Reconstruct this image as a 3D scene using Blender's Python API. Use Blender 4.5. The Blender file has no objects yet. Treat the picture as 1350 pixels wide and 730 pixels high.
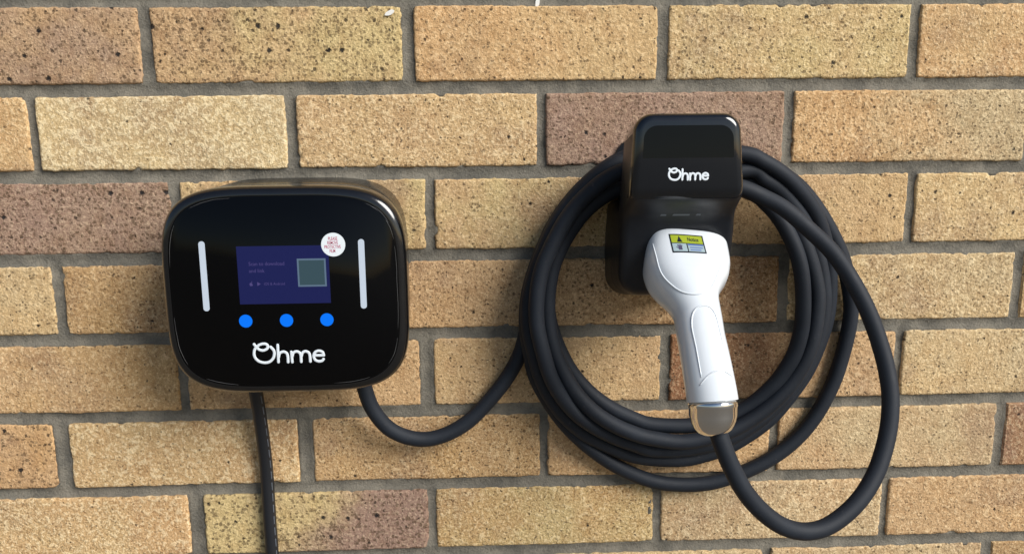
import bpy, bmesh, math, random
from mathutils import Vector, Matrix, noise
R = math.radians
random.seed(7)
scene = bpy.context.scene
col = scene.collection

# ---------------------------------------------------------------- camera
# Wall frame: x millimetres to the right, z millimetres up from a bed joint, d millimetres out of the wall face.
BASE = 1.35
def W(x, z, d=0.0):
    return Vector((x / 1000.0, -d / 1000.0, BASE + z / 1000.0))
cam = bpy.data.cameras.new('camera')
cam_ob = bpy.data.objects.new('camera', cam)
col.objects.link(cam_ob)
cam.sensor_width = 36.0
cam.lens = 1100.0 / 1350.0 * 36.0
cam.clip_start = 0.01
cam.clip_end = 500.0
rt, dn, fw = (0.99924334, 0.0089501, -0.03785023), (-0.01593402, 0.98195086, -0.18846384), (0.03548029, 0.18892434, 0.98135047)
m = Matrix.Identity(4)
for i, (v, s) in enumerate(((rt, 1), (dn, -1), (fw, -1))):
    m[0][i], m[1][i], m[2][i] = s * v[0], s * v[2], -s * v[1]
m.translation = W(280.91, -100.51, 759.91)
cam_ob.matrix_world = m
scene.camera = cam_ob

# ---------------------------------------------------------------- sky, sun, exposure
SUN_TO = Vector((1.15, -1.0, 1.0)).normalized()
world = bpy.data.worlds.new('World')
scene.world = world
world.use_nodes = True
wn = world.node_tree
sky = wn.nodes.new('ShaderNodeTexSky')
sky.sky_type = 'NISHITA'
sky.sun_disc = False
sky.sun_elevation = math.asin(SUN_TO.z)
sky.sun_rotation = math.atan2(SUN_TO.x, SUN_TO.y)
sky.dust_density = 1.0
sky.air_density = 1.0
bg = wn.nodes['Background']
bg.inputs['Strength'].default_value = 0.05
wn.links.new(sky.outputs[0], bg.inputs['Color'])
sun = bpy.data.lights.new('sun', 'SUN')
sun.energy = 2.4
sun.angle = R(34)
sun.color = (1.0, 0.97, 0.925)
sun_ob = bpy.data.objects.new('sun', sun)
sun_ob.rotation_euler = SUN_TO.to_track_quat('Z', 'Y').to_euler()
sun_ob.location = (2, -2, 4)
col.objects.link(sun_ob)
vs = scene.view_settings
vs.view_transform = 'Standard'
vs.look = 'None'
vs.gamma = 1.0
vs.use_curve_mapping = False
vs.exposure = 0.86

# ---------------------------------------------------------------- measured tables (millimetres)
CABLE=[(167.5,-300.2,34),(169.1,-321.7,33),(172.7,-341.7,31),(179,-363.1,28),(193.8,-384.1,24),(216.2,-395.2,20),(238.7,-394.7,17),(263.8,-382.9,14),(287.7,-359.8,11),(305.1,-337,9),(316,-315.4,8),(322.5,-288.7,7.5),(326.9,-256.3,7.5),(337.5,-221.1,7.5),(356.9,-186.5,7.5),(384.2,-156,8),(418,-138,9),(465.9,-131.1,9),(520.3,-136.9,12),(559,-157.7,13),(581,-178.5,13),(600.7,-206.7,12),(615.6,-235.5,10),(624.7,-268.3,9),(626.4,-290.3,8.5),(622.5,-319.1,8.5),(613.8,-353.4,8.5),(597.5,-388.1,8.5),(574.6,-415.4,8.5),(544.4,-435.7,8.5),(505.6,-450.5,8.5),(472.2,-453.1,8.5),(440.8,-447.7,9),(408.6,-432.4,10),(381.8,-412.3,12),(359,-388.9,14),(341.6,-363.7,16),(328.7,-337.6,18),(323.8,-314.3,20),(320.4,-288.8,21),(321.2,-267.5,21),(325.4,-246.5,21),(333.7,-222.3,21),(347.4,-193.1,21),(367.6,-166.9,21),(392.1,-145.7,23),(414.5,-135.7,28),(459.7,-130.7,34),(509.2,-134.3,38),(526.2,-141,38),(545.5,-152.5,36),(562.7,-167.7,32),(579.2,-187.4,26),(592.2,-210.7,18),(601.4,-238.5,12),(604.8,-272.3,9),(601.5,-300,9),(589.2,-336.9,9),(572.7,-363.4,10),(551,-389.2,11),(517.8,-411.8,12),(492.4,-421.2,12),(470.3,-424.9,13),(439.2,-422.9,14),(417,-417.3,15),(392.6,-405.2,17),(372.7,-392.2,20),(355.1,-374.5,24),(341.3,-353.6,28),(332.1,-332.8,31),(325.7,-306.8,34),(321.7,-285.5,34),(321.8,-264.6,34),(326,-244,34),(334.2,-220.2,34),(347.5,-191.4,34),(367.4,-165.8,34),(390.7,-145.8,32),(415,-140.5,26),(465.1,-154.4,15),(517.8,-167.8,24),(535.5,-179.8,28),(549.3,-197.2,32),(560.8,-221.3,36),(567.1,-248.5,38),(569.1,-284.2,38),(565.4,-309.9,37),(558.3,-327.3,36),(546.6,-345.8,34),(528,-364.8,31),(507.7,-376.9,29),(486.8,-382.8,28),(465.5,-385.3,28),(435.7,-383.4,27),(420.1,-378.2,26),(398.8,-367.7,25),(378.3,-352.1,24),(360.8,-331.2,22),(349,-307.6,20),(342.1,-286.2,19),(340,-268.3,19),(341.4,-250.7,19),(346.2,-229.8,19),(356.5,-207.1,19),(374.6,-183.3,20),(396,-167.9,21),(416.2,-164.1,22),(463.5,-165.9,23),(516.8,-159.6,26),(537.1,-171.8,28),(558.1,-193.5,30),(573.5,-224.2,32),(582.6,-255.4,33),(583.5,-277.7,34),(579.4,-307.9,35),(567.9,-334.7,36),(548,-359.1,38),(522.5,-378.7,39),(494.5,-390.9,40),(462.9,-396.1,40),(433.3,-391.7,40),(415.6,-386.1,40),(396.8,-377.2,39),(378.7,-364.1,38),(362.7,-345.9,37),(351.1,-324.8,35),(343.6,-303.6,34),(339.6,-282.6,33),(338.9,-265.1,33),(340.3,-247.9,33),(345,-227.4,33),(356.4,-203.8,33),(373.5,-180.4,34),(393.7,-165.3,36),(413.4,-161.5,37),(460.1,-158.1,36),(513.8,-148.4,34),(529.9,-156.5,33),(548.6,-169,30),(570,-195.5,26),(588.1,-233.2,21),(595,-269,20),(592.1,-302.8,20),(580.1,-336,21),(561.1,-363.5,22),(532.7,-387.6,24),(502.7,-403.1,25),(466.9,-409.8,25),(436.5,-408.6,26),(422.6,-403.4,27),(403.7,-395.7,28),(383.3,-383.7,31),(365.1,-368.5,35),(350.8,-350,39),(340.8,-330.6,43),(333.8,-307,46),(329,-285.8,47),(327.8,-268.6,47),(329.2,-248.2,47),(333.8,-228.1,47),(341.8,-210.2,47),(350.3,-193.8,47),(360.7,-178.9,47),(372.3,-166.5,48),(388.1,-153.6,50),(406.7,-146.1,51),(429.6,-145.6,53),(455.4,-150.3,54),(481.4,-156.3,55),(505.5,-162.9,56),(521.8,-170.2,57),(538.9,-179.8,60),(559.3,-197.1,64),(577.9,-215.9,71),(591.5,-236.9,79),(603,-261.7,89),(610.3,-285.7,98),(614.8,-309.4,107),(615.4,-332.6,116),(610,-358.3,126),(596.9,-385.7,138),(577.7,-406.2,149),(553.8,-420.4,157),(532.5,-423,162),(511.9,-415.8,166),(493.4,-401.1,169),(477.8,-382.1,171),(466.3,-360.2,171),(459.7,-343.6,169.5),(455.9,-331.2,167),(454.4,-322.8,165)]
SUPPLY=[(72.3,-324.8,28),(73.2,-343.4,26),(73.5,-367.3,20),(73.6,-395.6,14),(73.4,-424.3,9),(72.9,-452.2,7),(72.6,-483.7,6.6),(72.8,-515.5,6.6),(72,-564.1,6.6),(69.1,-622.1,6.6)]
GUN=[(454.6,-195.5,55),(450.3,-214.8,78),(447.8,-228.9,95),(447.5,-238.3,105),(448.6,-247,114),(450.5,-256.3,122),(450.7,-271.5,135),(451,-285.7,149),(453.4,-312,163),(453.7,-324.4,165.5),(454.2,-332.4,166.8),(454.8,-337,167.5)]
RIDGE1=[(38.5,-30),(50.9,-28),(63.2,-25),(73.6,-18),(80.2,-11),(83.6,-2),(82.3,7),(77.3,13),(67.7,19),(55.6,24)]
RIDGE2=[(145.9,-10),(131.2,-10),(111.2,-10.3),(101.2,-9),(95.2,-5.5),(93.3,0),(94.6,5.5),(99.9,9),(109.2,10.5),(127.9,11)]
RIDGE3=[(150.6,-12),(145.9,-6),(143.5,0),(143.2,5),(144.7,10),(147.6,14)]
LABELS=(21.6,40.2)
LOGO=[[(-0.257,0.093),(-0.217,0.043),(-0.209,-0.007),(-0.229,-0.075),(-0.285,-0.129),(-0.361,-0.142),(-0.444,-0.116),(-0.492,-0.055),(-0.500,0.009),(-0.484,0.063),(-0.459,0.092),(-0.419,0.125),(-0.362,0.142),(-0.311,0.131),(-0.297,0.098),(-0.315,0.064),(-0.368,0.043),(-0.423,0.057),(-0.459,0.092),(-0.491,0.137)],
 [(-0.154,0.120),(-0.156,-0.008),(-0.158,-0.136)],
 [(-0.151,-0.062),(-0.131,-0.003),(-0.077,0.018),(-0.032,-0.005),(-0.018,-0.060),(-0.019,-0.139)],
 [(0.037,0.013),(0.039,-0.061),(0.041,-0.140)],
 [(0.044,-0.061),(0.065,-0.002),(0.111,0.019),(0.157,-0.004),(0.171,-0.054),(0.171,-0.138)],
 [(0.175,-0.064),(0.195,-0.005),(0.239,0.019),(0.285,-0.002),(0.301,-0.046),(0.303,-0.136)],
 [(0.361,-0.046),(0.429,-0.047),(0.500,-0.048)],
 [(0.500,-0.048),(0.488,-0.001),(0.433,0.022),(0.380,0.001),(0.355,-0.052),(0.374,-0.112),(0.424,-0.136),(0.472,-0.129),(0.494,-0.105)]]

# ---------------------------------------------------------------- helpers
def lin(r, g, b, k=1.0):
    f = lambda c: ((c / 255 + 0.055) / 1.055) ** 2.4 if c > 10 else c / 255 / 12.92
    return (f(r) * k, f(g) * k, f(b) * k)

def origin(o):
    p = Vector()
    while o:
        p += o.location
        o = o.parent
    return p

def obj(name, verts, faces, mat, parent=None, smooth=True, at=None, sharp=None):
    """one mesh object; verts in world metres; at = world position of the object's origin"""
    base = origin(parent) if parent else Vector()
    o_w = at if at is not None else base
    me = bpy.data.meshes.new(name)
    me.from_pydata([tuple(Vector(v) - o_w) for v in verts], [], faces)
    me.validate()
    if smooth:
        me.polygons.foreach_set('use_smooth', [True] * len(me.polygons))
    if sharp:
        me.set_sharp_from_angle(angle=R(sharp))
    me.materials.append(mat)
    o = bpy.data.objects.new(name, me)
    o.parent = parent
    o.location = o_w - base
    col.objects.link(o)
    return o

def thing(name, label, cat, at):
    o = bpy.data.objects.new(name, None)
    o.empty_display_size = 0.02
    o.location = at
    o['label'] = label
    o['category'] = cat
    col.objects.link(o)
    return o

def spline(pts, n):
    """centripetal-free Catmull-Rom through pts, n samples per span"""
    p = [Vector(q) for q in pts]
    p = [p[0] * 2 - p[1]] + p + [p[-1] * 2 - p[-2]]
    out = []
    for i in range(1, len(p) - 2):
        a, b, c, d = p[i - 1:i + 3]
        for k in range(n):
            t = k / n
            out.append(0.5 * (2 * b + (c - a) * t + (2 * a - 5 * b + 4 * c - d) * t * t + (3 * b - a - 3 * c + d) * t ** 3))
    out.append(p[-2].copy())
    return out

def tube(pts, r, seg=16, round_caps=False, squash=None):
    """tube geometry along world points; r a number or list; squash = (plane normal, factor)"""
    pts = [Vector(p) for p in pts]
    rs = r if isinstance(r, (list, tuple)) else [r] * len(pts)
    if round_caps:
        t0, t1 = (pts[0] - pts[1]).normalized(), (pts[-1] - pts[-2]).normalized()
        r0, r1 = rs[0], rs[-1]
        pre = [(pts[0] + t0 * r0 * math.sin(a), max(r0 * math.cos(a), r0 * .03)) for a in (R(90), R(65), R(40), R(18))]
        post = [(pts[-1] + t1 * r1 * math.sin(a), max(r1 * math.cos(a), r1 * .03)) for a in (R(18), R(40), R(65), R(90))]
        rs = [q[1] for q in pre] + list(rs) + [q[1] for q in post]
        pts = [q[0] for q in pre] + pts + [q[0] for q in post]
    n = len(pts)
    V, F = [], []
    t = (pts[1] - pts[0]).normalized()
    u = t.orthogonal().normalized()
    for i in range(n):
        t2 = (pts[min(i + 1, n - 1)] - pts[max(i - 1, 0)]).normalized()
        u = (t.rotation_difference(t2) @ u)
        u = (u - t2 * u.dot(t2)).normalized()
        t = t2
        w = t.cross(u)
        for k in range(seg):
            a = 2 * math.pi * k / seg
            off = (u * math.cos(a) + w * math.sin(a)) * rs[i]
            if squash:
                nn, f = squash
                off -= nn * off.dot(nn) * (1 - f)
            V.append(pts[i] + off)
    for i in range(n - 1):
        for k in range(seg):
            a, b = i * seg + k, i * seg + (k + 1) % seg
            F.append((a, b, b + seg, a + seg))
    F.append(tuple(range(seg))[::-1])
    F.append(tuple(range((n - 1) * seg, n * seg)))
    return V, F

def merge(parts):
    V, F = [], []
    for v, f in parts:
        o = len(V)
        V += list(v)
        F += [tuple(i + o for i in q) for q in f]
    return V, F

def sup(cx, cz, a, b, n, k, seg):
    t = 2 * math.pi * k / seg
    c, s = math.cos(t), math.sin(t)
    return (cx + a * math.copysign(abs(c) ** (2 / n), c), cz + b * math.copysign(abs(s) ** (2 / n), s))

def stack(secs, seg=96, cap0=True, cap1=True):
    """loft of superellipse sections (d, cx, cz, a, b, n) standing out of the wall"""
    V, F = [], []
    for d, cx, cz, a, b, n in secs:
        V += [W(*sup(cx, cz, a, b, n, k, seg), d) for k in range(seg)]
    for i in range(len(secs) - 1):
        for k in range(seg):
            p, q = i * seg + k, i * seg + (k + 1) % seg
            F.append((p, q, q + seg, p + seg))
    if cap0: F.append(tuple(range(seg))[::-1])
    if cap1: F.append(tuple(range((len(secs) - 1) * seg, len(secs) * seg)))
    return V, F

def slab(outline, d0, d1):
    """flat plate: outline of (x, z) between depths d0 and d1"""
    n = len(outline)
    V = [W(x, z, d0) for x, z in outline] + [W(x, z, d1) for x, z in outline]
    F = [tuple(range(n)), tuple(range(2 * n - 1, n - 1, -1))]
    F += [(k, k + n, (k + 1) % n + n, (k + 1) % n) for k in range(n)]
    return V, F

def rect(x0, x1, z0, z1, r=0.0, seg=5):
    if r <= 0: return [(x0, z0), (x1, z0), (x1, z1), (x0, z1)]
    out = []
    for cx, cz, a0 in ((x1 - r, z0 + r, -90), (x1 - r, z1 - r, 0), (x0 + r, z1 - r, 90), (x0 + r, z0 + r, 180)):
        for k in range(seg + 1):
            a = R(a0 + 90 * k / seg)
            out.append((cx + r * math.cos(a), cz + r * math.sin(a)))
    return out

def circle(cx, cz, r, seg=40):
    return [(cx + r * math.cos(2 * math.pi * k / seg), cz + r * math.sin(2 * math.pi * k / seg)) for k in range(seg)]

def letters(body, size, align='LEFT', bold=0.0, spacing=1.0):
    """flat lettering as (2-D points, faces), in units of size"""
    cu = bpy.data.curves.new('lettering', 'FONT')
    cu.body = body
    cu.size = size
    cu.align_x = align
    cu.align_y = 'CENTER'
    cu.offset = bold
    cu.space_character = spacing
    cu.resolution_u = 3
    o = bpy.data.objects.new('lettering', cu)
    col.objects.link(o)
    bpy.context.view_layer.update()
    me = o.evaluated_get(bpy.context.evaluated_depsgraph_get()).to_mesh()
    pts = [(v.co.x, v.co.y) for v in me.vertices]
    fs = [tuple(p.vertices) for p in me.polygons]
    bpy.data.objects.remove(o)
    bpy.data.curves.remove(cu)
    return pts, fs

def flat_letters(name, body, x, z, d, size, mat, parent, align='LEFT', sx=1.0, bold=0.0, spacing=1.0):
    p, f = letters(body, size, align, bold, spacing)
    return obj(name, [W(x + a * sx, z + b, d) for a, b in p], f, mat, parent, smooth=False)

# ---------------------------------------------------------------- materials
def mat_new(name):
    mt = bpy.data.materials.new(name)
    mt.use_nodes = True
    return mt, mt.node_tree, mt.node_tree.nodes['Principled BSDF']

class NT:
    """small node-tree writer"""
    def __init__(s, nt): s.nt = nt
    def node(s, kind, **kw):
        n = s.nt.nodes.new(kind)
        for k, v in kw.items(): setattr(n, k, v)
        return n
    def put(s, sock, v):
        if isinstance(v, bpy.types.NodeSocket): s.nt.links.new(v, sock)
        else: sock.default_value = v
    def math(s, op, a, b=0.0, c=0.0, clamp=False):
        n = s.node('ShaderNodeMath', operation=op, use_clamp=clamp)
        for i, v in enumerate((a, b, c)): s.put(n.inputs[i], v)
        return n.outputs[0]
    def noise(s, vec, scale, detail=2.0, rough=0.5, dist=0.0):
        n = s.node('ShaderNodeTexNoise')
        s.put(n.inputs['Vector'], vec)
        for k, v in (('Scale', scale), ('Detail', detail), ('Roughness', rough), ('Distortion', dist)): n.inputs[k].default_value = v
        return n.outputs['Fac'], n.outputs['Color']
    def voro(s, vec, scale, rnd=1.0):
        n = s.node('ShaderNodeTexVoronoi', voronoi_dimensions='2D')
        s.put(n.inputs['Vector'], vec)
        n.inputs['Scale'].default_value = scale
        n.inputs['Randomness'].default_value = rnd
        return n.outputs['Distance'], n.outputs['Color']
    def step(s, v, lo, hi):
        n = s.node('ShaderNodeMapRange', interpolation_type='SMOOTHSTEP')
        s.put(n.inputs['Value'], v)
        s.put(n.inputs['From Min'], lo)
        s.put(n.inputs['From Max'], hi)
        return n.outputs['Result']
    def mix(s, f, a, b, blend='MIX'):
        n = s.node('ShaderNodeMix', data_type='RGBA', blend_type=blend)
        s.put(n.inputs[0], f)
        for sk, v in ((n.inputs[6], a), (n.inputs[7], b)):
            s.put(sk, v if isinstance(v, bpy.types.NodeSocket) else (*v[:3], 1.0))
        return n.outputs[2]
    def vadd(s, a, b):
        n = s.node('ShaderNodeVectorMath', operation='ADD')
        s.put(n.inputs[0], a)
        s.put(n.inputs[1], b)
        return n.outputs[0]
    def vscale(s, a, k):
        n = s.node('ShaderNodeVectorMath', operation='SCALE')
        s.put(n.inputs[0], a)
        n.inputs['Scale'].default_value = k
        return n.outputs[0]
    def attr(s, name, out, kind='OBJECT'):
        return s.node('ShaderNodeAttribute', attribute_type=kind, attribute_name=name).outputs[out]
    def bump(s, h, strength, dist):
        n = s.node('ShaderNodeBump')
        n.inputs['Strength'].default_value = strength
        n.inputs['Distance'].default_value = dist
        s.put(n.inputs['Height'], h)
        return n.outputs[0]

def brick_material(name, per_object):
    mt, nt, b = mat_new(name)
    t = NT(nt)
    co = t.node('ShaderNodeTexCoord').outputs['Object']
    sepx = t.node('ShaderNodeSeparateXYZ')
    nt.links.new(co, sepx.inputs[0])
    if per_object:
        ta, tb = t.attr('tone_a', 'Color'), t.attr('tone_b', 'Color')
        grad, pitted = t.attr('tone_gradient', 'Fac'), t.attr('pitting', 'Fac')
        flecky = t.attr('flecks', 'Fac')
        grain = t.attr('grain', 'Fac')
        v = t.vadd(co, t.attr('seed', 'Vector'))
    else:
        isl = t.node('ShaderNodeNewGeometry').outputs['Random Per Island']
        ta = t.mix(isl, lin(196, 160, 108), lin(172, 132, 92))
        tb = t.mix(t.math('FRACT', t.math('MULTIPLY', isl, 7.31)), lin(200, 172, 122), lin(150, 118, 98))
        grad, pitted, flecky, grain = 0.0, 0.5, 0.5, 0.7
        v = co
    big, _ = t.noise(v, 17.0, 4.0, 0.6)
    f = t.math('MULTIPLY_ADD', t.math('MULTIPLY', sepx.outputs['X'], grad), 5.5, big)
    c = t.mix(t.step(f, 0.26, 0.76), ta, tb)
    # burnt brownish-mauve patches, then cloudy shade differences across the face
    burnt, _ = t.noise(t.vadd(v, (5.1, 2.3, 7.7)), 11.0, 4.0, 0.6)
    c = t.mix(t.math('MULTIPLY', t.step(burnt, 0.50, 0.72), 0.55), c, lin(156, 126, 102))
    med, _ = t.noise(v, 75.0, 4.0, 0.65)
    c = t.mix(t.math('MULTIPLY', t.step(med, 0.42, 0.70), 0.55), c, t.mix(1.0, c, (0.74, 0.66, 0.58), 'MULTIPLY'))
    # cream sand flecks of several sizes, ragged, and dark crumbs between them
    c0 = c
    warm = t.mix(1.0, c0, (1.55, 1.55, 1.52), 'MULTIPLY')
    pale = t.mix(t.math('MULTIPLY_ADD', flecky, 0.60, 0.12), warm, lin(250, 234, 194))
    dark = t.mix(1.0, c0, (0.36, 0.32, 0.28), 'MULTIPLY')
    wob = t.vadd(v, t.vscale(t.noise(v, 900.0, 2.0, 0.6)[1], 0.0016))
    g0, _ = t.noise(wob, 215.0, 3.0, 0.6)
    lo = t.math('MULTIPLY_ADD', flecky, -0.10, 0.62)
    c = t.mix(t.math('MULTIPLY', t.step(g0, lo, t.math('ADD', lo, 0.06)), t.math('MULTIPLY_ADD', flecky, 0.30, 0.32)), c, pale)
    g1, _ = t.noise(wob, 400.0, 2.0, 0.55)
    c = t.mix(t.math('MULTIPLY', t.step(g1, 0.56, 0.66), t.math('MULTIPLY_ADD', flecky, 0.30, 0.42)), c, pale)
    c = t.mix(t.math('MULTIPLY', t.math('SUBTRACT', 1.0, t.step(g1, 0.33, 0.42)), t.math('MULTIPLY', grain, 0.8)), c, dark)
    g2, _ = t.noise(v, 850.0, 2.0, 0.5)
    c = t.mix(t.math('MULTIPLY', t.math('SUBTRACT', 1.0, t.step(g2, 0.33, 0.44)), t.math('MULTIPLY', grain, 0.5)), c, dark)
    c = t.mix(t.math('MULTIPLY', t.step(g2, 0.57, 0.68), 0.42), c, pale)
    # pits: tiny crumbs out of the face, small and large burnt holes
    pw = t.vadd(v, t.vscale(t.noise(v, 480.0, 3.0, 0.7)[1], 0.0042))
    sw = t.node('ShaderNodeSeparateXYZ')
    nt.links.new(pw, sw.inputs[0])
    cw = t.node('ShaderNodeCombineXYZ')
    nt.links.new(sw.outputs[0], cw.inputs[0])
    nt.links.new(sw.outputs[2], cw.inputs[1])
    pw = cw.outputs[0]
    masks = []
    for scale, need, rad in ((330.0, 0.40, 0.45), (120.0, 0.66, 0.20), (50.0, 0.62, 0.115)):
        d_, c_ = t.voro(pw, scale)
        sc = t.node('ShaderNodeSeparateColor')
        nt.links.new(c_, sc.inputs[0])
        thr = t.math('SUBTRACT', 1.0 + (1 - need) * 0.36, t.math('MULTIPLY', pitted, (1 - need) * 1.1))
        rr = t.math('MULTIPLY', t.math('SUBTRACT', sc.outputs[1], t.math('MULTIPLY', thr, 0.90)), rad / 0.3)
        masks.append(t.math('SUBTRACT', 1.0, t.step(d_, t.math('SUBTRACT', rr, 0.05), t.math('ADD', rr, 0.03))))
    c = t.mix(t.math('MULTIPLY', masks[0], 0.60), c, lin(84, 66, 46))
    c = t.mix(t.math('MULTIPLY', masks[1], 0.80), c, lin(58, 48, 40))
    c = t.mix(t.math('MULTIPLY', masks[2], 0.95), c, lin(30, 32, 36))
    nt.links.new(c, b.inputs['Base Color'])
    b.inputs['Roughness'].default_value = 0.93
    b.inputs['Specular IOR Level'].default_value = 0.25
    h = t.math('MULTIPLY_ADD', g1, 1.0, t.math('MULTIPLY', g2, 0.35))
    h = t.math('ADD', h, t.math('MULTIPLY', g0, 0.8))
    h = t.math('SUBTRACT', h, t.math('MULTIPLY', masks[0], 0.5))
    h = t.math('SUBTRACT', h, t.math('MULTIPLY', masks[1], 1.2))
    h = t.math('SUBTRACT', h, t.math('MULTIPLY', masks[2], 2.0))
    nt.links.new(t.bump(h, 0.9, 0.0012), b.inputs['Normal'])
    return mt

def mortar_material():
    mt, nt, b = mat_new('mortar_grey')
    t = NT(nt)
    v = t.node('ShaderNodeTexCoord').outputs['Object']
    n1, _ = t.noise(v, 34.0, 5.0, 0.65)
    n2, _ = t.noise(v, 420.0, 4.0, 0.7)
    n3, _ = t.noise(v, 1500.0, 2.0, 0.6)
    c = t.mix(t.step(n1, 0.3, 0.7), lin(104, 101, 93), lin(142, 136, 123))
    c = t.mix(t.math('MULTIPLY', t.step(n2, 0.55, 0.75), 0.55), c, lin(160, 150, 134))
    c = t.mix(t.math('MULTIPLY', t.math('SUBTRACT', 1.0, t.step(n2, 0.28, 0.46)), 0.55), c, lin(72, 68, 62))
    c = t.mix(t.math('MULTIPLY', t.step(n3, 0.6, 0.75), 0.35), c, lin(170, 162, 148))
    nt.links.new(c, b.inputs['Base Color'])
    b.inputs['Roughness'].default_value = 0.95
    b.inputs['Specular IOR Level'].default_value = 0.2
    h = t.math('MULTIPLY_ADD', n2, 1.0, t.math('MULTIPLY', n3, 0.4))
    nt.links.new(t.bump(h, 1.0, 0.0016), b.inputs['Normal'])
    return mt

def plastic(name, colr, rough, bump=0.0, bscale=900.0, coat=0.0, smudge=0.0, spec=0.5):
    mt, nt, b = mat_new(name)
    t = NT(nt)
    v = t.node('ShaderNodeTexCoord').outputs['Object']
    b.inputs['Base Color'].default_value = (*colr, 1)
    b.inputs['Roughness'].default_value = rough
    b.inputs['Specular IOR Level'].default_value = spec
    if coat:
        b.inputs['Coat Weight'].default_value = coat
        b.inputs['Coat Roughness'].default_value = 0.05
    n1, _ = t.noise(v, bscale, 3.0, 0.6)
    if bump:
        nt.links.new(t.bump(n1, bump, 0.0003), b.inputs['Normal'])
    if smudge:
        n2, _ = t.noise(v, 38.0, 5.0, 0.65, 0.6)
        r = t.math('MULTIPLY_ADD', t.step(n2, 0.42, 0.72), smudge, rough)
        nt.links.new(r, b.inputs['Roughness'])
    return mt

def glow(name, colr, strength=0.56):
    mt, nt, b = mat_new(name)
    b.inputs['Base Color'].default_value = (0.002, 0.002, 0.004, 1)
    b.inputs['Roughness'].default_value = 0.25
    b.inputs['Specular IOR Level'].default_value = 0.2
    b.inputs['Emission Color'].default_value = (*colr, 1)
    b.inputs['Emission Strength'].default_value = strength
    return mt

def rubber_material():
    mt, nt, b = mat_new('black_rubber')
    t = NT(nt)
    v = t.node('ShaderNodeTexCoord').outputs['Object']
    n1, _ = t.noise(v, 1800.0, 3.0, 0.6)
    n2, _ = t.noise(v, 45.0, 4.0, 0.65)
    n3, _ = t.noise(v, 320.0, 2.0, 0.5)
    c = t.mix(t.step(n2, 0.4, 0.75), (0.0090, 0.0130, 0.0205), (0.0130, 0.0180, 0.0270))
    c = t.mix(t.math('MULTIPLY', t.step(n3, 0.68, 0.76), 0.35), c, (0.06, 0.06, 0.06))
    nt.links.new(c, b.inputs['Base Color'])
    b.inputs['Specular IOR Level'].default_value = 0.4
    r = t.math('MULTIPLY_ADD', n2, 0.22, 0.56)
    nt.links.new(r, b.inputs['Roughness'])
    nt.links.new(t.bump(n1, 0.25, 0.0003), b.inputs['Normal'])
    return mt

M_BRICK = brick_material('buff_brick', True)
M_BRICK_FAR = brick_material('buff_brick_plain', False)
M_MORTAR = mortar_material()
M_SHELL = plastic('black_gloss_plastic', (0.005, 0.005, 0.0055), 0.15, smudge=0.08, coat=0.6)
M_HOUSING = plastic('black_satin_plastic', (0.010, 0.010, 0.010), 0.24, bump=0.05, smudge=0.1)
M_GLASS = plastic('black_glass', (0.0012, 0.0013, 0.0017), 0.06, smudge=0.05, spec=0.22)
M_FILM = plastic('film_edge_plastic', (0.10, 0.10, 0.10), 0.2)
M_LIGHTBAR = plastic('frosted_light_bar', lin(196, 208, 222), 0.4)
M_PRINT = plastic('white_print', lin(226, 234, 240), 0.5)
M_SCREEN = glow('screen_blue', lin(26, 31, 80))
M_SCREEN_TEXT = glow('screen_text', lin(78, 70, 122))
M_SCREEN_TILE = glow('screen_tile', lin(56, 78, 86))
M_SCREEN_RIM = glow('screen_tile_border', lin(92, 112, 132))
M_BUTTON = glow('button_blue', lin(0, 118, 250))
M_STICKER = plastic('white_paper', lin(232, 240, 244), 0.5)
M_RED = plastic('red_ink', lin(186, 62, 100), 0.6)
M_DARKINK = plastic('dark_ink', lin(70, 66, 96), 0.6)
M_NAVY = plastic('blue_black_plastic', (0.0038, 0.0058, 0.0098), 0.38, bump=0.06, smudge=0.12)
M_HOODGLOSS = plastic('holster_gloss', (0.0038, 0.0054, 0.0082), 0.10, smudge=0.05, coat=0.5)
M_RUBBER = rubber_material()
M_SHEATH = plastic('supply_cable_black', (0.012, 0.0135, 0.017), 0.42, bump=0.1)
M_WHITE = plastic('white_plastic', lin(222, 228, 233), 0.15, smudge=0.10, coat=0.3)
M_CHROME, _nt, _b = mat_new('chrome')
_b.inputs['Base Color'].default_value = (0.82, 0.82, 0.81, 1)
_b.inputs['Metallic'].default_value = 1.0
_b.inputs['Roughness'].default_value = 0.045
M_YELLOW = plastic('label_yellow', lin(158, 172, 40), 0.5)
M_LBLACK = plastic('label_black', lin(22, 28, 34), 0.5)
M_LGREY = plastic('label_grey', lin(158, 178, 184), 0.5)
M_LBLUE = plastic('label_blue', lin(86, 112, 170), 0.5)
M_EMBOSS = plastic('grey_print', lin(92, 98, 106), 0.5)
M_PAINT = plastic('white_paint', lin(236, 234, 228), 0.6)

# ---------------------------------------------------------------- ground and wall
def ground():
    mt, nt, b = mat_new('paving_grey')
    t = NT(nt)
    v = t.node('ShaderNodeTexCoord').outputs['Object']
    n, _ = t.noise(v, 3.0, 6.0, 0.65)
    nt.links.new(t.mix(n, lin(94, 88, 79), lin(108, 102, 92)), b.inputs['Base Color'])
    b.inputs['Roughness'].default_value = 0.9
    o = obj('ground', [(-60, -120, 0), (60, -120, 0), (60, 40, 0), (-60, 40, 0)], [(0, 1, 2, 3)], mt, smooth=False)
    o['kind'] = 'structure'
ground()

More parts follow.
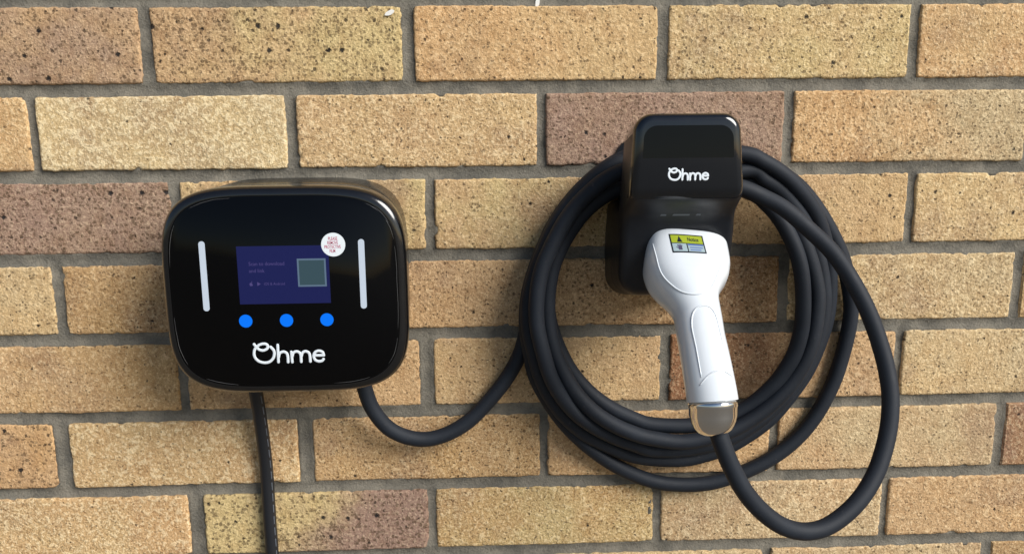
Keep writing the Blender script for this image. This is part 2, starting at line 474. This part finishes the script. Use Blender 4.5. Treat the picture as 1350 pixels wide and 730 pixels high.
wall = thing('brick_wall', 'buff brick wall with recessed grey mortar joints', 'wall', Vector((0.3, 0.0, 0.0)))
BEDS = {-1: 75.0, 0: -0.2, 1: -75.1, 2: -150.2, 3: -225.3, 4: -299.9, 5: -375.4, 6: -450.3, 7: -522.9, 8: -598.0, 9: -673.0}
PERPS = {  # course: (joint centre, joint width)
    -1: [(-112, 10), (113, 10), (338, 10), (562, 10), (787, 10)],
    0: [(-232, 10), (-7.7, 10), (219, 10.5), (444.2, 9.8), (671.1, 8.5), (897, 10)],
    1: [(-336, 10), (-111.9, 8), (113.3, 9.5), (336.2, 7.8), (560.7, 9), (786, 8)],
    2: [(-219, 10), (5.9, 9.5), (234.2, 8), (457, 9), (680.2, 7.5), (905, 9)],
    3: [(-331, 9), (-106.1, 9.5), (117, 9), (340, 9), (564, 9.5), (789.2, 7.5)],
    4: [(-226, 9), (-0.9, 8.5), (227.2, 13), (454.1, 9), (680.1, 8), (905, 9)],
    5: [(-343, 9), (-118.7, 14.5), (109.4, 14), (337.7, 7.5), (562.3, 9), (786.5, 7)],
    6: [(-224, 9), (1, 14.5), (228.1, 7.5), (449.8, 7.5), (678.1, 7), (903, 9)],
    7: [(-336, 9), (-111, 9), (113, 9), (338, 9), (562, 9), (787, 9)],
    8: [(-224, 9), (1, 9), (228.1, 9), (450, 9), (678.1, 9), (903, 9)],
}
TONE = {k: lin(*v) for k, v in dict(buff=(208, 176, 128), cream=(218, 190, 140), orange=(208, 168, 120), tan=(199, 164, 122), gold=(198, 160, 110),
        purple=(168, 140, 118), mauve=(160, 131, 114), red=(158, 114, 82), yellow=(206, 182, 130), brown=(172, 134, 94), pale=(200, 176, 136)).items()}
BRICKS = {  # course: one entry per brick from left: tone left, tone right, gradient, pitting, flecks
    -1: ['buff tan 0 .4 .5'] * 4,
    0: ['purple tan .12 .68 .25', 'tan yellow .4 .75 .35', 'orange buff .4 .55 .6', 'buff yellow .1 .55 .7', 'orange buff .2 .45 .6'],
    1: ['orange buff 0 .3 .6', 'cream pale .1 .3 .95', 'tan buff .1 .45 .65', 'mauve purple .1 .62 .15', 'orange pale .6 .55 .6', 'buff tan 0 .4 .5'],
    2: ['mauve purple .2 .7 .15', 'tan yellow .2 .5 .5', 'yellow tan -.2 .5 .45', 'tan buff .2 .5 .5', 'buff cream .2 .5 .6'],
    3: ['pale buff 0 .5 .4', 'gold tan .1 .45 .5', 'tan orange -.3 .5 .4', 'tan brown .5 .55 .4', 'buff pale .1 .45 .6', 'buff pale 0 .4 .5'],
    4: ['tan gold .2 .4 .55', 'orange tan .1 .45 .5', 'tan buff .1 .5 .5', 'red tan .8 .5 .5', 'pale buff .1 .45 .5'],
    5: ['purple orange .25 .75 .25', 'orange buff -.1 .35 .8', 'tan gold .1 .5 .6', 'orange tan .2 .4 .55', 'tan pale .2 .45 .65', 'pale tan 0 .4 .5'],
    6: ['orange buff -.2 .35 .85', 'yellow mauve .75 .8 .3', 'gold yellow 0 .4 .7', 'pale tan 0 .45 .65', 'tan orange .2 .4 .7'],
    7: ['buff tan 0 .4 .5', 'tan buff 0 .4 .5', 'purple tan 0 .5 .4', 'pale buff 0 .4 .5', 'pale tan 0 .5 .5'],
    8: ['tan buff 0 .4 .5'] * 5,
}

def brick(x0, x1, z0, z1, tone, seed):
    """one brick with worn arrises and an uneven face; the courses' own coordinates in millimetres"""
    w, h = x1 - x0, z1 - z0
    def ticks(L, step):
        edge = [0, 0.7, 1.6, 3.0]
        n = max(2, round((L - 6) / step))
        return edge + [3 + (L - 6) * k / n for k in range(1, n)] + [L - q for q in reversed(edge)]
    us, vs_ = ticks(w, 2.6), ticks(h, 2.4)
    proud = random.uniform(-0.7, 0.8)
    tx, tz = random.uniform(-.004, .004), random.uniform(-.008, .008)
    drop = {0: -1.9, 0.7: -0.55, 1.6: -0.12, 3.0: 0.0}
    V, F = [], []
    nu, nv = len(us), len(vs_)
    so = Vector((seed * 3.17, seed * 1.71, seed * 0.37))
    for j, v in enumerate(vs_):
        for i, u in enumerate(us):
            p = Vector((u * 0.02, v * 0.02, 0)) + so
            e = min(i, nu - 1 - i, j, nv - 1 - j)
            eu, ev = min(u, w - u), min(v, h - v)
            d = drop.get(round(min(eu, ev), 1), 0.0) if e < 4 else 0.0
            d += 0.55 * noise.noise(p * 1.6) + 0.35 * noise.noise(p * 7) + 0.16 * noise.noise(p * 21)
            # ragged outline and chips, fading inwards
            k = max(0.0, 1 - min(eu, ev) / 9.0) ** 2
            chip = max(0.0, noise.noise(p * 5.5 + Vector((9, 4, 2))) - 0.38) * 4.5
            d -= chip * k * 1.7
            rag = 0.7 * noise.noise(p * 5 + Vector((3, 8, 1))) + 0.6 * noise.noise(p * 19) + 0.5 * noise.noise(p * 41) + chip * 0.8
            du = (1 if u < w / 2 else -1) * rag * max(0, 1 - eu / 6) ** 2
            dv = (1 if v < h / 2 else -1) * rag * max(0, 1 - ev / 6) ** 2
            cw = max(0.0, 1 - math.hypot(eu, ev) / 9.0) ** 2 * (0.6 + 1.0 * noise.noise(so + Vector((i > nu / 2, j > nv / 2, 0)) * 3))
            du += (1 if u < w / 2 else -1) * cw
            dv += (1 if v < h / 2 else -1) * cw
            bow = 0.7 * noise.noise(Vector((u * .012, seed, v * .012)))
            V.append(W(x0 + u + du, z0 + v + dv + bow, d + proud + tx * (u - w / 2) + tz * (v - h / 2)))
    for j in range(nv - 1):
        for i in range(nu - 1):
            a = j * nu + i
            F.append((a, a + 1, a + nu + 1, a + nu))
    ring = list(range(nu)) + [j * nu + nu - 1 for j in range(1, nv)] + [(nv - 1) * nu + i for i in range(nu - 2, -1, -1)] + [j * nu for j in range(nv - 2, 0, -1)]
    b0 = len(V)
    for r_ in ring:
        q = V[r_]
        V.append(Vector((q.x, 0.016, q.z)))
    n = len(ring)
    for k in range(n):
        F.append((ring[(k + 1) % n], ring[k], b0 + k, b0 + (k + 1) % n))
    F.append(tuple(b0 + k for k in range(n)))
    o = obj('brick', V, F, M_BRICK, wall, at=W((x0 + x1) / 2, (z0 + z1) / 2, 0))
    a, b, g, pit, fl = tone.split()
    o['tone_a'], o['tone_b'] = [*TONE[a]], [*TONE[b]]
    o['tone_gradient'], o['pitting'], o['flecks'] = float(g), float(pit) + 0.12, float(fl) * random.uniform(0.7, 1.15)
    o['grain'] = random.uniform(0.35, 1.0)
    o['seed'] = [seed * 0.731, seed * 0.413, seed * 0.217]
    return o

_seed = 0
for c_ in range(-1, 9):
    ps = PERPS[c_]
    zt, zb = BEDS[c_], BEDS[c_ + 1]
    for k_ in range(len(ps) - 1):
        _seed += 1
        brick(ps[k_][0] + ps[k_][1] / 2, ps[k_ + 1][0] - ps[k_ + 1][1] / 2, zb + 5.4, zt - 5.4, BRICKS[c_][k_], _seed)

def mortar():
    X0, X1, Z0, Z1, st = -345, 907, -674, 76, 2.6
    nx, nz = int((X1 - X0) / st), int((Z1 - Z0) / st)
    V, F = [], []
    beds = list(BEDS.values())
    for j in range(nz + 1):
        z = Z0 + (Z1 - Z0) * j / nz
        course = max((k for k in range(-1, 9) if BEDS[k] >= z), default=-1, key=lambda k: -BEDS[k])
        tb = min(abs(z - q) for q in beds)
        for i in range(nx + 1):
            x = X0 + (X1 - X0) * i / nx
            tp = min(abs(x - q[0]) for q in PERPS[course])
            t_ = min(tb, tp) / 5.5
            p = Vector((x * .02, z * .02, 3.3))
            d = -3.2 + 1.3 * min(1.2, t_ * t_) + 0.7 * noise.noise(p * 2.2) + 0.6 * noise.noise(p * 8) + 0.4 * noise.noise(p * 20)
            if min(tb, tp) > 9.0: d = -9.0
            V.append(W(x, z, d))
    for j in range(nz):
        for i in range(nx):
            a = j * (nx + 1) + i
            F.append((a, a + 1, a + nx + 2, a + nx + 1))
    obj('mortar', V, F, M_MORTAR, wall)
mortar()

def far_brickwork():
    """the same wall beyond the picture: down to the ground, up and to both sides"""
    V, F = [], []
    k = -18
    for row in range(-14, 18):
        zt = BEDS.get(row, -75.0 * row)
        zb = BEDS.get(row + 1, -75.0 * (row + 1))
        if zb + BASE * 1000 < 0: break
        x = -1800 + (112.5 if row % 2 else 0)
        while x < 2400:
            a, b = x + 5, x + 220
            x += 225
            if -1 <= row <= 8:
                ps = PERPS[row]
                if b <= ps[0][0] + 20: b = min(b, ps[0][0] - 5)
                elif a >= ps[-1][0] - 20: a = max(a, ps[-1][0] + 5)
                else:
                    if a < ps[0][0] - 40: b = ps[0][0] - 5
                    elif b > ps[-1][0] + 40: a = ps[-1][0] + 5
                    else: continue
                if b - a < 25: continue
            pr = random.uniform(-.6, .6)
            o = len(V)
            e = 1.6
            V += [W(a, zb + 5, -14), W(b, zb + 5, -14), W(b, zt - 5, -14), W(a, zt - 5, -14)]
            V += [W(a, zb + 5, pr - e), W(b, zb + 5, pr - e), W(b, zt - 5, pr - e), W(a, zt - 5, pr - e)]
            V += [W(a + e, zb + 5 + e, pr), W(b - e, zb + 5 + e, pr), W(b - e, zt - 5 - e, pr), W(a + e, zt - 5 - e, pr)]
            for q in (0, 4):
                for s in range(4):
                    F.append((o + q + s, o + q + (s + 1) % 4, o + q + 4 + (s + 1) % 4, o + q + 4 + s))
            F.append((o + 8, o + 9, o + 10, o + 11))
    o = obj('brickwork', V, F, M_BRICK_FAR, wall, smooth=False)
    o['kind'] = 'stuff'
    V, F = slab(rect(-1800, 2400, -1350, 1055), -90, -5.5)
    obj('backing', V, F, M_MORTAR, wall, smooth=False)
far_brickwork()

def blob(name, x, z, w, h, rot, d, mat, parent):
    pts = []
    for k in range(14):
        a = 2 * math.pi * k / 14
        r_ = 1 + 0.35 * noise.noise(Vector((math.cos(a) * 1.7 + x, math.sin(a) * 1.7, z)))
        px, pz = w * r_ * math.cos(a), h * r_ * math.sin(a)
        pts.append((x + px * math.cos(rot) - pz * math.sin(rot), z + px * math.sin(rot) + pz * math.cos(rot)))
    V, F = slab(pts, d - 1.2, d + 0.5)
    obj(name, V, F, mat, parent, sharp=40)
blob('paint_fleck', 203.5, -11.5, 4.4, 2.0, 0.45, 0.6, M_PAINT, wall)
blob('paint_fleck', 333.0, -2.5, 1.9, 4.5, -0.2, -2.4, M_PAINT, wall)

# ---------------------------------------------------------------- charger
CX, CZ = 119.8, -240.3
charger = thing('wall_charger', 'glossy black rounded wall charger with blue screen and three blue buttons', 'charger', W(CX, CZ, 0))
V, F = stack([(-1.5, CX, CZ + .5, 92.5, 86.0, 4.2), (2, CX, CZ + .5, 93.8, 87.0, 4.2), (40, CX, CZ + .3, 95.5, 86.2, 4.2), (64, CX, CZ, 97.2, 86.2, 4.2), (66.0, CX, CZ, 96.4, 85.4, 4.2)], 128)
obj('housing', V, F, M_HOUSING, charger, sharp=50)
V, F = stack([(66.1, CX, CZ, 97.2, 86.2, 4.2), (66.8, CX, CZ, 98.8, 87.0, 4.2), (75, CX, CZ, 99.6, 86.8, 4.2), (79.5, CX, CZ, 99.5, 86.6, 4.2), (82.2, CX, CZ, 98.7, 85.7, 4.2),
              (84.2, CX, CZ, 97.2, 84.2, 4.2), (85.4, CX, CZ, 95.2, 82.2, 4.2), (85.9, CX, CZ, 93.2, 80.2, 4.2), (85.9, CX, CZ, 92.5, 79.5, 4.2), (85.2, CX, CZ, 92.2, 79.2, 4.2)], 128, cap0=True)
cover = obj('front_cover', V, F, M_SHELL, charger, sharp=60)
V, F = stack([(85.3, CX, CZ, 92.0, 79.0, 4.2), (85.9, CX, CZ, 92.0, 79.0, 4.2), (86.1, CX, CZ, 91.7, 78.7, 4.2)], 128)
panel = obj('glass_panel', V, F, M_GLASS, charger, sharp=40)
# lifted edge of the protective film, in uneven lengths
for a0, a1 in ((-38, -14), (-9, 12), (16, 34), (44, 58), (100, 128), (150, 176), (183, 214), (236, 258), (278, 300)):
    pts = []
    for k in range(14):
        a = (a0 + (a1 - a0) * k / 13) / 360 * 128
        x, z = sup(CX, CZ, 91.2, 78.2, 4.2, a, 128)
        wv = 0.5 * noise.noise(Vector((x * .11, z * .11, 2)))
        pts.append(W(x + wv, z + wv, 86.15))
    V, F = tube(pts, [0.00006 + 0.00012 * math.sin(math.pi * k / 13) for k in range(14)], 6)
    obj('film_edge', V, F, M_FILM, panel)
PD = 86.1
for x in (55.3, 183.1):
    V, F = slab(rect(x - 2.5, x + 2.5, -254.6, -197.0, 2.4, 6), PD - .2, PD + .25)
    obj('light_bar', V, F, M_LIGHTBAR, charger, sharp=40)
V, F = slab(rect(82.6, 156.4, -249.4, -201.6), PD - .2, PD + .12)
screen = obj('screen', V, F, M_SCREEN, charger, smooth=False)
flat_letters('screen_text', 'Scan to download', 91.6, -216.2, PD + .2, 4.3, M_SCREEN_TEXT, screen, sx=0.93)
flat_letters('screen_text', 'and link', 91.6, -221.9, PD + .2, 4.3, M_SCREEN_TEXT, screen, sx=0.93)
flat_letters('screen_text', 'iOS & Android', 103.0, -232.8, PD + .2, 3.2, M_SCREEN_TEXT, screen, sx=0.88)
# fruit-shaped and play-shaped store marks
apple = []
for k in range(28):
    a = 2 * math.pi * k / 28
    r_ = 1.45 * (1 - 0.13 * math.cos(2 * a) * 0.6) - 0.32 * max(0, math.sin(a)) ** 12 - 0.75 * math.exp(-((a - 0.25) / 0.42) ** 2) - 0.25 * max(0, -math.sin(a)) ** 14
    apple.append((92.7 + r_ * math.cos(a), -232.9 + r_ * math.sin(a)))
leaf = [(92.8, -231.2), (93.1, -230.5), (93.8, -230.2), (93.5, -230.9)]
V, F = merge([slab(apple, PD + .05, PD + .2), slab(leaf, PD + .05, PD + .2)])
obj('store_mark', V, F, M_SCREEN_TEXT, screen, smooth=False)
V, F = slab([(97.6, -234.3), (100.4, -232.7), (97.6, -231.0)], PD + .05, PD + .2)
obj('store_mark', V, F, M_SCREEN_TEXT, screen, smooth=False)
V, F = slab(rect(130.6, 153.8, -235.5, -212.3), PD + .05, PD + .18)
tile = obj('screen_tile', V, F, M_SCREEN_RIM, screen, smooth=False)
V, F = slab(rect(132.0, 152.4, -234.1, -213.7), PD + .1, PD + .24)
tile2 = obj('screen_tile', V, F, M_SCREEN_TILE, screen, smooth=False)
for x in (86.2, 119.4, 152.4):
    V, F = slab(circle(x, -263.5, 5.4), PD - .2, PD + .2)
    obj('button', V, F, M_BUTTON, charger, smooth=False)
V, F = slab(circle(160.6, -201.2, 9.7, 48), PD + .1, PD + .34)
sticker = obj('sticker', V, F, M_STICKER, charger, smooth=False)
for k, (tx_, w_) in enumerate((('PLEASE', .62), ('REMOVE', .58), ('PROTECTIVE', .60), ('FILM', .62))):
    flat_letters('sticker_text', tx_, 160.4 - .2 * k, -196.4 - 3.35 * k, PD + .40, 3.9, M_RED, sticker, 'CENTER', sx=w_, bold=0.05)

def logo(parent, cx, cz, d, width, rad, mat, lean=0.0):
    nrm = Vector((0, 1, 0))
    parts = []
    for st in LOGO:
        p = spline([W(cx + x * width, cz + z * width, d - lean * z * width) for x, z in st], 6)
        parts.append(tube(p, rad * width / 1000, 10, True, (nrm, 0.18)))
    V, F = merge(parts)
    return obj('lettering', V, F, mat, parent)
logo(charger, 119.6, -291.1, PD + .1, 57.0, 0.0205, M_PRINT)
# ---------------------------------------------------------------- cables
supply_pts = [W(*q) for q in SUPPLY]
supply_pts += [W(SUPPLY[-1][0] + dx, z, 6.6) for dx, z in ((0.5, -680), (0, -800), (-2, -950), (-1, -1100), (0, -1250), (0, -1330))]
sp = spline(supply_pts, 10)
supply = thing('supply_cable', 'black power supply cable hanging straight down below the charger', 'cable', sp[-1])
V, F = tube(sp, 0.0062, 20)
obj('sheath', V, F, M_SHEATH, supply)
parts = []
acc = 0
last = sp[0]
for i in range(8, len(sp) - 1):
    t_ = (sp[i + 1] - sp[i - 1]).normalized()
    for q in range(4):
        c0 = sp[i].lerp(sp[i + 1], q / 4)
        acc += (c0 - last).length
        last = c0
        if acc > 0.0115:
            acc = 0
            side = (Vector((0.83, -0.56, 0)) - t_ * t_.dot(Vector((0.83, -0.56, 0)))).normalized()
            parts.append(tube([c0 + side * 0.00605 - t_ * 0.0036, c0 + side * 0.00605, c0 + side * 0.00605 + t_ * 0.0036], 0.00055, 6, True))
    if sp[i].z < BASE - 0.62: break
V, F = merge(parts)
o = obj('sheath_marking', V, F, M_EMBOSS, supply)
o['kind'] = 'stuff'

cp = spline([(q[0], q[1], q[2]) for q in CABLE], 7)
cable_pts = [W(*q) for q in cp]
V, F = tube(cable_pts, 0.0070, 24)
cable = obj('charging_cable', V, F, M_RUBBER, None, at=cable_pts[0])
cable['label'] = 'black rubber charging cable coiled over the holster and looping to the plug'
cable['category'] = 'cable'

# ---------------------------------------------------------------- plug
GA = [Vector(q) for q in GUN]
gs = [0.0]
for a, b in zip(GA, GA[1:]): gs.append(gs[-1] + (b - a).length)
SEC = [(0, 31, 26.5, 3.5), (30.3, 33.4, 27, 3.5), (45, 34.4, 27, 3.3), (54, 33.4, 26.6, 3.0), (62, 30.8, 25.8, 2.8), (69, 26.8, 24, 2.6), (76, 22.6, 22, 2.4), (83, 19.9, 20.3, 2.3), (91, 18.6, 19.3, 2.2),
       (101, 18.4, 18.9, 2.2), (115, 18.3, 18.5, 2.2), (131, 18.5, 18.4, 2.2), (147, 18.8, 18.5, 2.2), (162, 19.1, 18.8, 2.1), (190, 19.1, 18.8, 2.1)]
def at_s(s):
    for i in range(len(gs) - 2, -1, -1):
        if s >= gs[i] or i == 0:
            f = (s - gs[i]) / (gs[i + 1] - gs[i])
            break
    ip = lambda k: GA[max(0, min(k, len(GA) - 1))]
    a, b, c, d = ip(i - 1), ip(i), ip(i + 1), ip(i + 2)
    t = f
    return 0.5 * (2 * b + (c - a) * t + (2 * a - 5 * b + 4 * c - d) * t * t + (3 * b - a - 3 * c + d) * t ** 3)
def sec(s):
    for i in range(len(SEC) - 1):
        if s <= SEC[i + 1][0]: break
    f = max(0, min(1, (s - SEC[i][0]) / (SEC[i + 1][0] - SEC[i][0])))
    q = [SEC[max(0, min(len(SEC) - 1, i + k))] for k in (-1, 0, 1, 2)]
    return [0.5 * (2 * q[1][j] + (q[2][j] - q[0][j]) * f + (2 * q[0][j] - 5 * q[1][j] + 4 * q[2][j] - q[3][j]) * f * f + (3 * q[1][j] - q[0][j] - 3 * q[2][j] + q[3][j]) * f ** 3) for j in (1, 2, 3)]
def gframe(s):
    t = (at_s(min(s + 6, 186)) - at_s(max(s - 6, 0.5))).normalized()
    side = Vector((1, 0, 0)) - t * t.x
    side.normalize()
    up = t.cross(side)
    if up.z < 0: up = -up
    # slight roll towards the light, as it hangs
    return t, side, up
def gpoint(s, u, lift=0.0):
    """point of the plug's upper surface, u millimetres across from its middle"""
    a, b, n = sec(s)
    t, side, up = gframe(s)
    uu = max(-0.999, min(0.999, u / a))
    v = b * (1 - abs(uu) ** n) ** (1 / n)
    nr = (up * (v / b) ** (n - 1) / b + side * math.copysign(abs(uu) ** (n - 1), uu) / a).normalized()
    q = at_s(s) + side * u + up * v + nr * lift
    return W(q.x, q.y, q.z)
# note: in the wall frame the vector is (x, z, d)
def gloft(ss, seg=48, grow=1.0, rise=1.0, shrink=None):
    V, F = [], []
    for s in ss:
        a, b, n = sec(s)
        t, side, up = gframe(s)
        for k in range(seg):
            g_ = grow * (shrink(s) if shrink else 1.0)
            x, v = sup(0, 0, a * g_, b * g_, n, k, seg)
            if v > 0: v *= rise
            q = at_s(s) + side * x + up * v
            V.append(W(q.x, q.y, q.z))
    for i in range(len(ss) - 1):
        for k in range(seg):
            p, q = i * seg + k, i * seg + (k + 1) % seg
            F.append((p, q, q + seg, p + seg))
    F.append(tuple(range(seg))[::-1])
    F.append(tuple(range((len(ss) - 1) * seg, len(ss) * seg)))
    return V, F
def fix_normals(o):
    bm = bmesh.new()
    bm.from_mesh(o.data)
    bmesh.ops.recalc_face_normals(bm, faces=bm.faces)
    bm.to_mesh(o.data)
    bm.free()
    o.data.polygons.foreach_set('use_smooth', [True] * len(o.data.polygons))

plug = thing('charging_plug', 'white charging plug with chrome collar hanging in the black holster', 'plug', W(449, -240, 105))
WS = 25.0  # where the white shell begins
def rim(s): return 1 - 0.085 * (1 - min(1, (s - WS) / 4.0)) ** 2.2
V, F = gloft([WS, WS + .3, WS + .8, WS + 1.5, WS + 2.5] + [WS + 4 + 2.0 * k for k in range(67)] + [161.0, 161.8], shrink=rim)
body = obj('body', V, F, M_WHITE, plug)
fix_normals(body)
body.data.set_sharp_from_angle(angle=R(50))
V, F = gloft([1, 6, 12, 18, WS - 1, WS + 1], shrink=lambda q: 0.82)
nose = obj('nose', V, F, M_HOUSING, plug)
fix_normals(nose)
for rd in (RIDGE1, RIDGE2, RIDGE3):
    pts = spline([(s, u, 0) for s, u in rd], 6)
    wp = [gpoint(q.x, q.y, 0.05) for q in pts]
    V, F = tube(wp, [0.00028 + 0.00042 * math.sin(math.pi * k / (len(wp) - 1)) ** .5 for k in range(len(wp))], 8)
    obj('moulded_ridge', V, F, M_WHITE, body)
# chrome collar
V, F = [], []
seg = 48
prof = [(159.5, 17.0), (162.3, 17.2), (162.5, 18.3), (163.3, 18.6), (165, 18.6), (165.4, 18.2),  (172, 18.0), (177, 17.0), (181, 15.4), (184, 13.2), (186, 10.8), (187, 8.8), (186.5, 7.6), (183, 7.4)]
for s, r_ in prof:
    t, side, up = gframe(s)
    c0 = at_s(min(s, 187.5))
    for k in range(seg):
        a = 2 * math.pi * k / seg
        q = c0 + (side * math.cos(a) + up * math.sin(a)) * r_
        V.append(W(q.x, q.y, q.z))
for i in range(len(prof) - 1):
    for k in range(seg):
        p, q = i * seg + k, i * seg + (k + 1) % seg
        F.append((p, q, q + seg, p + seg))
collar = obj('collar', V, F, M_CHROME, plug)
fix_normals(collar)
# warning label lying on the head
S0, S1 = 33.0, 51.5
def patch(name, s0, s1, u0, u1, lift, mat, parent, skew=2.5, n=8):
    V, F = [], []
    for j in range(n + 1):
        s = s0 + (s1 - s0) * j / n
        for i in range(n + 1):
            u = u0 + (u1 - u0) * i / n + skew * (s - S0) / (S1 - S0)
            V.append(gpoint(s, u, lift))
    for j in range(n):
        for i in range(n):
            a = j * (n + 1) + i
            F.append((a, a + 1, a + n + 2, a + n + 1))
    return obj(name, V, F, mat, parent)
def lab(fx, fy): return S0 + (S1 - S0) * fy, -18.0 + 27.0 * fx
def lpatch(name, x0, x1, y0, y1, lift, mat, parent):
    (s0, u0), (s1, u1) = lab(x0, y0), lab(x1, y1)
    return patch(name, s0, s1, u0, u1, lift, mat, parent)
def lshape(name, pts, faces, lift, mat, parent):
    V = []
    for fx, fy in pts:
        s, u = lab(fx, fy)
        V.append(gpoint(s, u + 2.5 * fy, lift))
    return obj(name, V, faces, mat, parent, smooth=False)
label = lpatch('warning_label', 0, 1, 0, 1, 0.12, M_LBLACK, plug)
lpatch('label_field', .04, .96, .06, .47, 0.2, M_YELLOW, label)
lpatch('label_field', .04, .455, .51, .93, 0.2, M_LGREY, label)
lpatch('label_field', .49, .96, .51, .93, 0.2, M_LGREY, label)
lshape('warning_triangle', [(.20, .43), (.36, .43), (.28, .10)], [(0, 1, 2)], 0.28, M_LBLACK, label)
lpatch('label_line', .50, .95, .52, .60, 0.28, M_LBLUE, label)
lpatch('label_line', .54, .92, .68, .74, 0.28, M_LBLUE, label)
lpatch('label_line', .54, .86, .81, .87, 0.28, M_LBLUE, label)
p, f = letters('Notice', 1.0, 'CENTER', 0.02)
lshape('label_text', [(.68 + a * .118, .27 - b * .30) for a, b in p], f, 0.28, M_LBLACK, label)
# open-hand sign: palm with four fingers and a thumb
hand = []
def stroke(x0, y0, x1, y1, w):
    dx, dy = x1 - x0, y1 - y0
    L = math.hypot(dx, dy)
    nx, ny = -dy / L * w, dx / L * w
    return [(x0 + nx, y0 + ny), (x1 + nx, y1 + ny), (x1 - nx, y1 - ny), (x0 - nx, y0 - ny)]
hp, hf = [], []
for q in (stroke(.20, .76, .31, .76, .10), stroke(.20, .69, .19, .58, .013), stroke(.235, .68, .235, .555, .013), stroke(.27, .68, .275, .56, .013), stroke(.305, .69, .315, .59, .013), stroke(.20, .78, .145, .70, .015)):
    hf.append(tuple(range(len(hp), len(hp) + 4)))
    hp += q
lshape('hand_sign', hp, hf, 0.28, M_DARKINK, label)

# ---------------------------------------------------------------- holster
holster = thing('plug_holster', 'black wall holster with sloped glossy hood carrying the coiled cable', 'holster', W(442, -190, 0))
HX = 441.8
def temp(V, F):
    me = bpy.data.meshes.new('temp')
    me.from_pydata([tuple(v) for v in V], [], F)
    bm = bmesh.new()
    bm.from_mesh(me)
    bmesh.ops.recalc_face_normals(bm, faces=bm.faces)
    bm.to_mesh(me)
    bm.free()
    o = bpy.data.objects.new('temp', me)
    col.objects.link(o)
    return o
prof = [(-12, -320), (-12, -177), (61, -177), (61, -60), (109.5, -60), (115.9, -156), (114.6, -160.8), (112.1, -165.1), (107.9, -169.3), (96.4, -177.3), (92.5, -181.9), (90, -187.3), (60, -320)]
n = len(prof)
V = [W(HX - 80, z, d) for d, z in prof] + [W(HX + 80, z, d) for d, z in prof]
F = [tuple(range(n)), tuple(range(2 * n - 1, n - 1, -1))] + [(k, k + n, (k + 1) % n + n, (k + 1) % n) for k in range(n)]
A = temp(V, F)
out = []
for cx, cz, a0, r_ in ((HX + 46.8 - 20, -242.6 + 20, -90, 20), (HX + 42.3 - 15, -98.4 - 15, 0, 15), (HX - 42.3 + 15, -98.4 - 15, 90, 15), (HX - 46.8 + 20, -242.6 + 20, 180, 20)):
    if a0 == 0: out.append((HX + 47, -190))
    for k in range(11):
        a = R(a0 + 9 * k)
        out.append((cx + r_ * math.cos(a), cz + r_ * math.sin(a)))
    if a0 == 90: out.append((HX - 47, -190))
n = len(out)
V = [W(x, z - 0.2 * 142, -30) for x, z in out] + [W(x, z + 0.2 * 28, 140) for x, z in out]
F = [tuple(range(n)), tuple(range(2 * n - 1, n - 1, -1))] + [(k, k + n, (k + 1) % n + n, (k + 1) % n) for k in range(n)]
B = temp(V, F)
def cut(tgt, op):
    md = A.modifiers.new('cut', 'BOOLEAN')
    md.object = tgt
    md.operation = op
    md.solver = 'EXACT'
cut(B, 'INTERSECT')
bv = A.modifiers.new('bevel', 'BEVEL')
bv.width = 0.0068
bv.segments = 6
bv.limit_method = 'ANGLE'
bv.angle_limit = R(24)
bv.use_clamp_overlap = False
bpy.context.view_layer.update()
me = bpy.data.meshes.new_from_object(A.evaluated_get(bpy.context.evaluated_depsgraph_get()))
HV, HF = [v.co.copy() for v in me.vertices], [tuple(p.vertices) for p in me.polygons]
for q in (A, B): bpy.data.objects.remove(q)
hb = obj('body', HV, HF, M_NAVY, holster, sharp=28)
hb.data.materials.append(M_HOODGLOSS)
for p in hb.data.polygons:
    c = p.center + hb.location + holster.location
    if c.z > BASE - 0.1632 and c.y < -0.060: p.material_index = 1
V, F = slab(rect(HX - 38, HX + 38, -182, -122, 14, 8), -1.5, 4.5)
obj('back_plate', V, F, M_NAVY, holster, sharp=40)
for x0, x1 in ((425, 430), (435, 449), (454, 458)):
    q = [(x0, -180.6), (x1, -180.6), (x1, -179.2), (x0 + 1, -179.0)]
    sl = lambda z: 96.4 - (-177.3 - z) * 0.85
    n = 4
    V = [W(x, z, sl(z) - .4) for x, z in q] + [W(x, z, sl(z) + .12) for x, z in q]
    F = [tuple(range(n)), tuple(range(2 * n - 1, n - 1, -1))] + [(k, k + n, (k + 1) % n + n, (k + 1) % n) for k in range(n)]
    obj('moulded_mark', V, F, M_EMBOSS, holster, smooth=False)
# thin glossy plate following the upper hood face, darker and smoother than it
def face_d(z): return 109.5 + 6.4 * (-60 - z) / 96.0
ol = [(HX - 35.6, -133.2), (HX + 35.6, -133.2), (HX + 35.0, -120)] + [(HX + 24.5 + 10.5 * math.cos(R(a)), -119 + 10.5 * math.sin(R(a))) for a in range(0, 91, 15)] + \
     [(HX - 24.5 + 10.5 * math.cos(R(a)), -119 + 10.5 * math.sin(R(a))) for a in range(90, 181, 15)] + [(HX - 35.0, -120)]
n = len(ol)
V = [W(x, z, face_d(z) - .5) for x, z in ol] + [W(x, z, face_d(z) + .22) for x, z in ol]
F = [tuple(range(n)), tuple(range(2 * n - 1, n - 1, -1))] + [(k, k + n, (k + 1) % n + n, (k + 1) % n) for k in range(n)]
obj('hood_face_plate', V, F, M_GLASS, holster, smooth=False)
logo(holster, 441.8, -145.8, face_d(-145.8) + .1, 30.6, 0.027, M_PRINT, 0.066)
